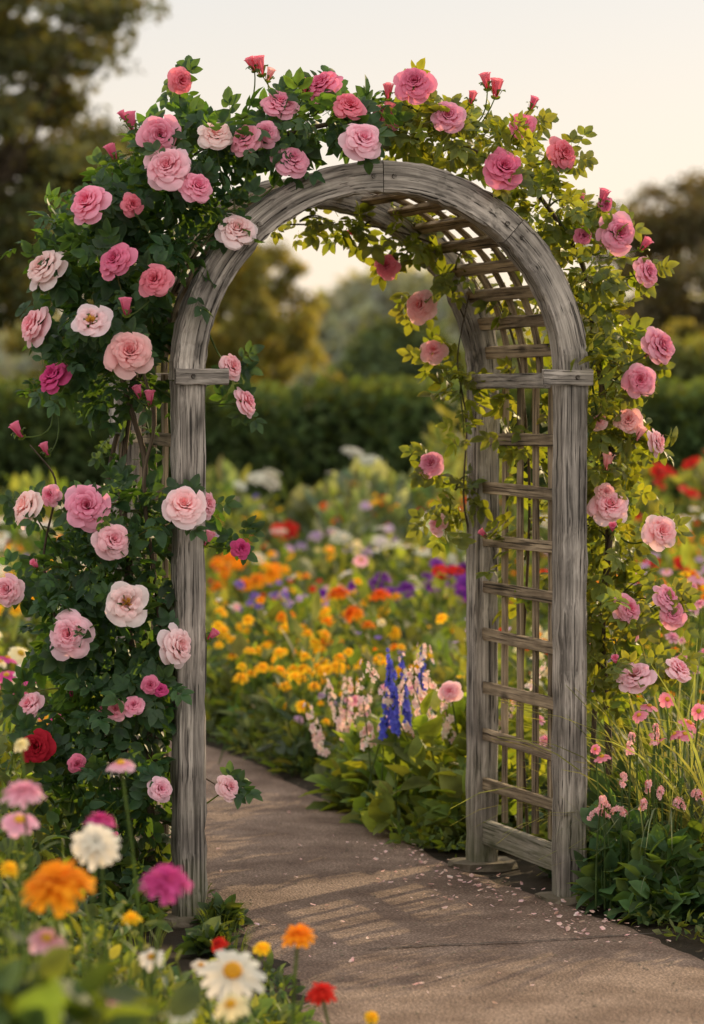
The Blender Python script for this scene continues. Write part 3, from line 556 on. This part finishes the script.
for _ in range(130):
    d=rng.uniform(6.0,8); p=site(rng.uniform(-20,250),0,d); p[2]=np.clip(.14+.66*(left(d)-.1-p[0]),.1,.86)*rng.uniform(.75,1.12); b=p*[1,1,0]+[rng.normal()*.06,0,0]; pts=bez(b,(b+p)/2+rng.normal(size=3)*.04,p,8); tube(e,pts,.003,.002,(.1,.16,.04),(.14,.2,.05),sides=4)
    k=5; e.add(NARROW,frames(rng.normal(size=(k,3))+Z3*.6,Z3+rng.normal(size=(k,3))*.4,rng.uniform(.03,.07,k)),pts[-k:],vary((.1,.15,.045),k),vary((.15,.2,.06),k))
    if rng.random()<.5: heads(e,p[None],'mari_s',.022,(.35,.38,.1),(.55,.55,.18),stems=False)
for ex,ey,d in [(20,1000,5.2),(60,1010,5.3),(110,1020,5.4),(0,960,5.3),(150,1030,5.5)]:
    p=site(ex,ey,d); leafblob(e,p-[0,0,.05],(.08,.1,.08),22,.1,(.06,.1,.035),tm=[BROAD,LEAF])
    tube(e,bez(p*[1,1,0],p*[1,1,.5],p,5),.005,.004,(.08,.12,.04),sides=5)
e.build('foreground_flowers',[M_LEAF,M_PETAL])

e=MB(); pet=T([(-.5,-.4,.1),(.5,-.4,.1),(.6,.3,.16),(0,.6,.04),(-.6,.3,.16),(0,0,0)],[(0,1,5),(1,2,5),(2,3,5),(3,4,5),(4,0,5)],[0,0,1,1,1,.5])
def petals(K,cx,cy,sx,sy):
    P=np.stack([cx+rng.normal(size=K)*sx,cy+rng.normal(size=K)*sy,np.full(K,PZ+.006)],-1); P=P[onpath(P[:,0],P[:,1],0)]
    if len(P): K=len(P); e.add(pet,frames_z(Z3+rng.normal(size=(K,3))*.3,rng.uniform(.005,.018,K)),P,vary((.82,.5,.47),K),vary((.9,.7,.65),K))
petals(150,.5,10.7,.18,.35); petals(110,.72,9.9,.12,.25); petals(25,-.1,10,.3,.5); petals(36,.3,9.2,.5,.5); petals(25,-.3,12,.3,.8); petals(60,.2,11.3,.1,.4)
e.build('fallen_petals',[M_PETAL])
e=MB(); P=np.stack([rng.uniform(-.6,1.5,1500),rng.uniform(7.5,15,1500),np.full(1500,PZ+.0)],-1); P=P[onpath(P[:,0],P[:,1],-.02)]
e.add(dome(5,2,1,.7),frames_z(Z3+0*P,rng.uniform(.0015,.005,len(P))),P,vary((.2,.15,.11),len(P)),None); e.build('path_gravel',[M_STONE])

# ------------------------------------------------------------------ hedge, hills, trees
def hedge(name,x0,x1,y0,y1,h,K,A,wav=.06,leaf=.11):
    mb=MB(); xs=np.linspace(x0,x1,80); top=h+wav*np.sin(xs*1.9)+wav*.6*np.sin(xs*4.3+1)
    pr=[(y0+.12,0),(y0+.1,.9),(y0+.22,1),(y1-.22,1),(y1-.1,.9),(y1-.12,0)]
    v=np.array([[(x,yy,(t-.08)*zz) for yy,zz in pr] for x,t in zip(xs,top)]).reshape(-1,3)
    f=[(i*6+k,i*6+k+1,(i+1)*6+k+1,(i+1)*6+k) for i in range(79) for k in range(5)]
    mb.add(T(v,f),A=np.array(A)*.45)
    x=rng.uniform(x0,x1,K); tp=np.interp(x,xs,top); s=rng.random(K); fr_=s<.68; z=np.where(fr_,rng.random(K)**.9*tp,tp); yv=np.where(fr_,y0,rng.uniform(y0,y1,K))
    P=np.stack([x,yv+rng.normal(size=K)*.07,z+rng.normal(size=K)*.06],-1); n_=np.where(fr_[:,None],np.array([0,-1,.3]),Z3)
    d=n_*.5+rng.normal(size=(K,3))*.6+Z3*.3; mb.add(CARD,frames(d,n_+rng.normal(size=(K,3))*.5,leaf*rng.uniform(.6,1.4,K)),P,vary(A,K,.4),vary(np.array(A)*1.5,K,.4))
    mb.build(name,[M_TREE])
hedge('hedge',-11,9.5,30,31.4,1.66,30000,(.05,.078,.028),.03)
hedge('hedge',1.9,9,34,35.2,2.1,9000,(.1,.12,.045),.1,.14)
def mound(name,x,y,rx,ry,h,K,leaf,A,z0=0):
    mb=MB(); v=[];f=[];nu,nv=36,14; ph=rng.uniform(0,6,6)
    for j in range(nv):
        el=j/(nv-1)*math.pi/2
        for i in range(nu):
            a=2*math.pi*i/nu; k=.93+.04*math.sin(3*a+ph[0])+.03*math.sin(7*a+4*el+ph[1]); v.append((x+rx*k*math.cos(el)*math.cos(a),y+ry*k*math.cos(el)*math.sin(a),z0+h*k*math.sin(el)))
    f=[(j*nu+i,j*nu+(i+1)%nu,(j+1)*nu+(i+1)%nu,(j+1)*nu+i) for j in range(nv-1) for i in range(nu)]
    mb.add(T(v,f),A=np.array(A)*.7)
    a=rng.uniform(0,6.28,K); el=np.arcsin(rng.random(K)); n_=np.stack([np.cos(el)*np.cos(a),np.cos(el)*np.sin(a),np.sin(el)],-1)
    k=.93+.04*np.sin(3*a+ph[0])+.03*np.sin(7*a+4*el+ph[1])
    P=np.array([x,y,z0])+n_*np.array([rx,ry,h])*k[:,None]+rng.normal(size=(K,3))*leaf*.4
    mb.add(CARD,frames(n_*.4+rng.normal(size=(K,3))*.7,n_+rng.normal(size=(K,3))*.4,leaf*rng.uniform(.6,1.4,K)),P,vary(A,K,.3),vary(np.array(A)*1.3,K,.3))
    mb.build(name,[M_TREE])
mound('clipped_shrub',1.1,70,1.85,1.6,3.45,9000,.2,(.09,.125,.06))
mound('clipped_shrub',3.4,78,2.4,1.8,2.9,8000,.25,(.11,.15,.07))
mound('clipped_shrub',7.6,66,2.6,2,3.1,8000,.25,(.12,.15,.065))
mound('wooded_hill',3,180,8.5,7,8.9,9000,.7,(.25,.28,.23))  # pale leaf colours paint in distance haze on all three hills
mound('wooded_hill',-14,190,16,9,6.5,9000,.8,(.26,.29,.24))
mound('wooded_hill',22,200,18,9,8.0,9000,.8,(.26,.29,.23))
def tree(name,x,y,tr,top,crown,K,leaf,A,seed,flat=.55,ncl=46,per=None,B=None):
    global rng; sv=rng; rng=np.random.default_rng(seed)
    e=empty(name); (cz,rx,ry,rzv)=crown; wd=MB(); lf=MB(); C=np.array([x,y,cz])
    trunk=bez((x,y,-.1),(x+rng.normal()*.2,y,cz*.5),(x+rng.normal()*.3,y,cz+rzv*.3),12); tube(wd,trunk,tr,tr*.35,(1,1,1),sides=10)
    d=nrm(rng.normal(size=(ncl,3))); q=rng.uniform(.35,1,(ncl,1))**.7; cl=C+d*q*np.array([rx,ry,rzv])
    cl[:,2]=np.maximum(cl[:,2],cz-rzv*.75)
    k=K//ncl
    for i,c in enumerate(cl):
        s=trunk[rng.integers(5,12)]; pts=bez(s,(s+c)/2+np.array([0,0,-.15*rzv*rng.random()]),c,7)
        if i%2==0: tube(wd,pts,tr*.28,tr*.06,(1,1,1),sides=6)
        rr=np.array([rx,ry,rzv*flat])*rng.uniform(.2,.36)
        for _ in range(3):
            cc=c+rng.normal(size=3)*rr*.55; sh_=rng.uniform(.7,1.35)
            leafblob(lf,cc,rr*rng.uniform(.5,.8),k//3,leaf,np.array(A)*sh_,(np.array(B)*sh_ if B else None),tm=[CARD],out=.4,jit=.8,shell=.6)
    wd.build('trunk',[M_BARK],e); lf.build('crown',[M_TREE],e); rng=sv; return e
tree('oak_tree',-5.1,44,.28,8,(5.3,3.1,3,2.9),36000,.15,(.07,.08,.042),5,.45,84)
tree('oak_tree',-8.6,47,.28,8,(5.0,3.0,3,2.8),14000,.17,(.07,.08,.042),6,.5,40)
tree('small_tree',-2.0,56,.14,4.5,(2.8,1.25,1.3,1.75),17000,.13,(.18,.18,.06),7,.7,60)
tree('small_tree',-4.0,52,.16,4.5,(2.2,1.6,1.5,1.6),12000,.15,(.14,.14,.055),8,.7,40)
tree('oak_tree',7.2,60,.25,7,(4.2,2.7,2.6,2.1),26000,.16,(.11,.1,.06),9,.5,70)
tree('oak_tree',11.5,62,.25,7,(4.0,3.2,2.6,2.2),10000,.18,(.1,.09,.055),10,.5,40)
tree('small_tree',5.6,50,.1,3,(1.9,1.2,1.1,.9),6000,.13,(.16,.16,.05),12,.7,24)
tree('added_shade_tree',6.75,14.8,.09,3,(2.1,1.6,1.6,1.0),12000,.12,(.06,.09,.03),13,.7,50)  # unseen tree, added outside the frame to shade the front of the path

# ------------------------------------------------------------------ light, sky, camera
AZ=math.radians(35); EL=math.radians(20)
S=Vector((math.sin(AZ)*math.cos(EL),math.cos(AZ)*math.cos(EL),math.sin(EL)))
sun=bpy.data.lights.new('sun','SUN'); sun.energy=5.0; sun.angle=math.radians(.6); sun.color=(1,.74,.42)
so=bpy.data.objects.new('sun',sun); bpy.context.scene.collection.objects.link(so); so.rotation_euler=S.to_track_quat('Z','Y').to_euler()
w=bpy.data.worlds.new('World'); bpy.context.scene.world=w; w.use_nodes=True; nt=w.node_tree; bg=nt.nodes['Background']; N=nt.nodes.new; L=nt.links.new
sk=N('ShaderNodeTexSky'); sk.sky_type='NISHITA'; sk.sun_disc=False; sk.sun_elevation=EL; sk.sun_rotation=AZ; sk.air_density=1; sk.dust_density=3; sk.ozone_density=1
# pale haze, with added brightness overhead and behind the camera as fill light
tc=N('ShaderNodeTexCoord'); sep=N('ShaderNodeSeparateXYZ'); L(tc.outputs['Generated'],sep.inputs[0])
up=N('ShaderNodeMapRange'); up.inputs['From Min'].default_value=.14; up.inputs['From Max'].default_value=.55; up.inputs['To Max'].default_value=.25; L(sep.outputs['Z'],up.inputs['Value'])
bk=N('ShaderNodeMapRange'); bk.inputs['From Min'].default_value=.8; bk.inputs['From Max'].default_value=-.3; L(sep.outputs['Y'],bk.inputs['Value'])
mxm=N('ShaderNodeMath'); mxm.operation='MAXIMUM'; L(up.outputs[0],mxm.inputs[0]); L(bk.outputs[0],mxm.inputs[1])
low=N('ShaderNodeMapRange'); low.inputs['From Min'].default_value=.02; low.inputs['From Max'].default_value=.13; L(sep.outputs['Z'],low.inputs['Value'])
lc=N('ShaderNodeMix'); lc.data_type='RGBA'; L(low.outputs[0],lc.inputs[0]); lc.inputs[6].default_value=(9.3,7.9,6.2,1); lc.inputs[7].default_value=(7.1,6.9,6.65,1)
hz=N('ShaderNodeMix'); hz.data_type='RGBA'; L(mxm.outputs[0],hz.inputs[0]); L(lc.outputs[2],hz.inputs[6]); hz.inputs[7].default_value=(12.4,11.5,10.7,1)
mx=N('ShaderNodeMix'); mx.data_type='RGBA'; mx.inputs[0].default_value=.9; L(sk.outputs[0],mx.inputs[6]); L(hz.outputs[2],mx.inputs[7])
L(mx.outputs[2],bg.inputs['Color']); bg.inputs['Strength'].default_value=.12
cam=bpy.data.cameras.new('camera'); co=bpy.data.objects.new('camera',cam); bpy.context.scene.collection.objects.link(co); bpy.context.scene.camera=co
co.location=(0,0,EYE); co.rotation_euler=(math.radians(90-2.017),0,0)
cam.sensor_fit='VERTICAL'; cam.sensor_height=36; cam.lens=111.8; cam.clip_end=2000
cam.dof.use_dof=True; cam.dof.focus_distance=10.0; cam.dof.aperture_fstop=2.8
sc=bpy.context.scene; sc.view_settings.view_transform='Standard'; sc.view_settings.look='None'; sc.view_settings.exposure=0
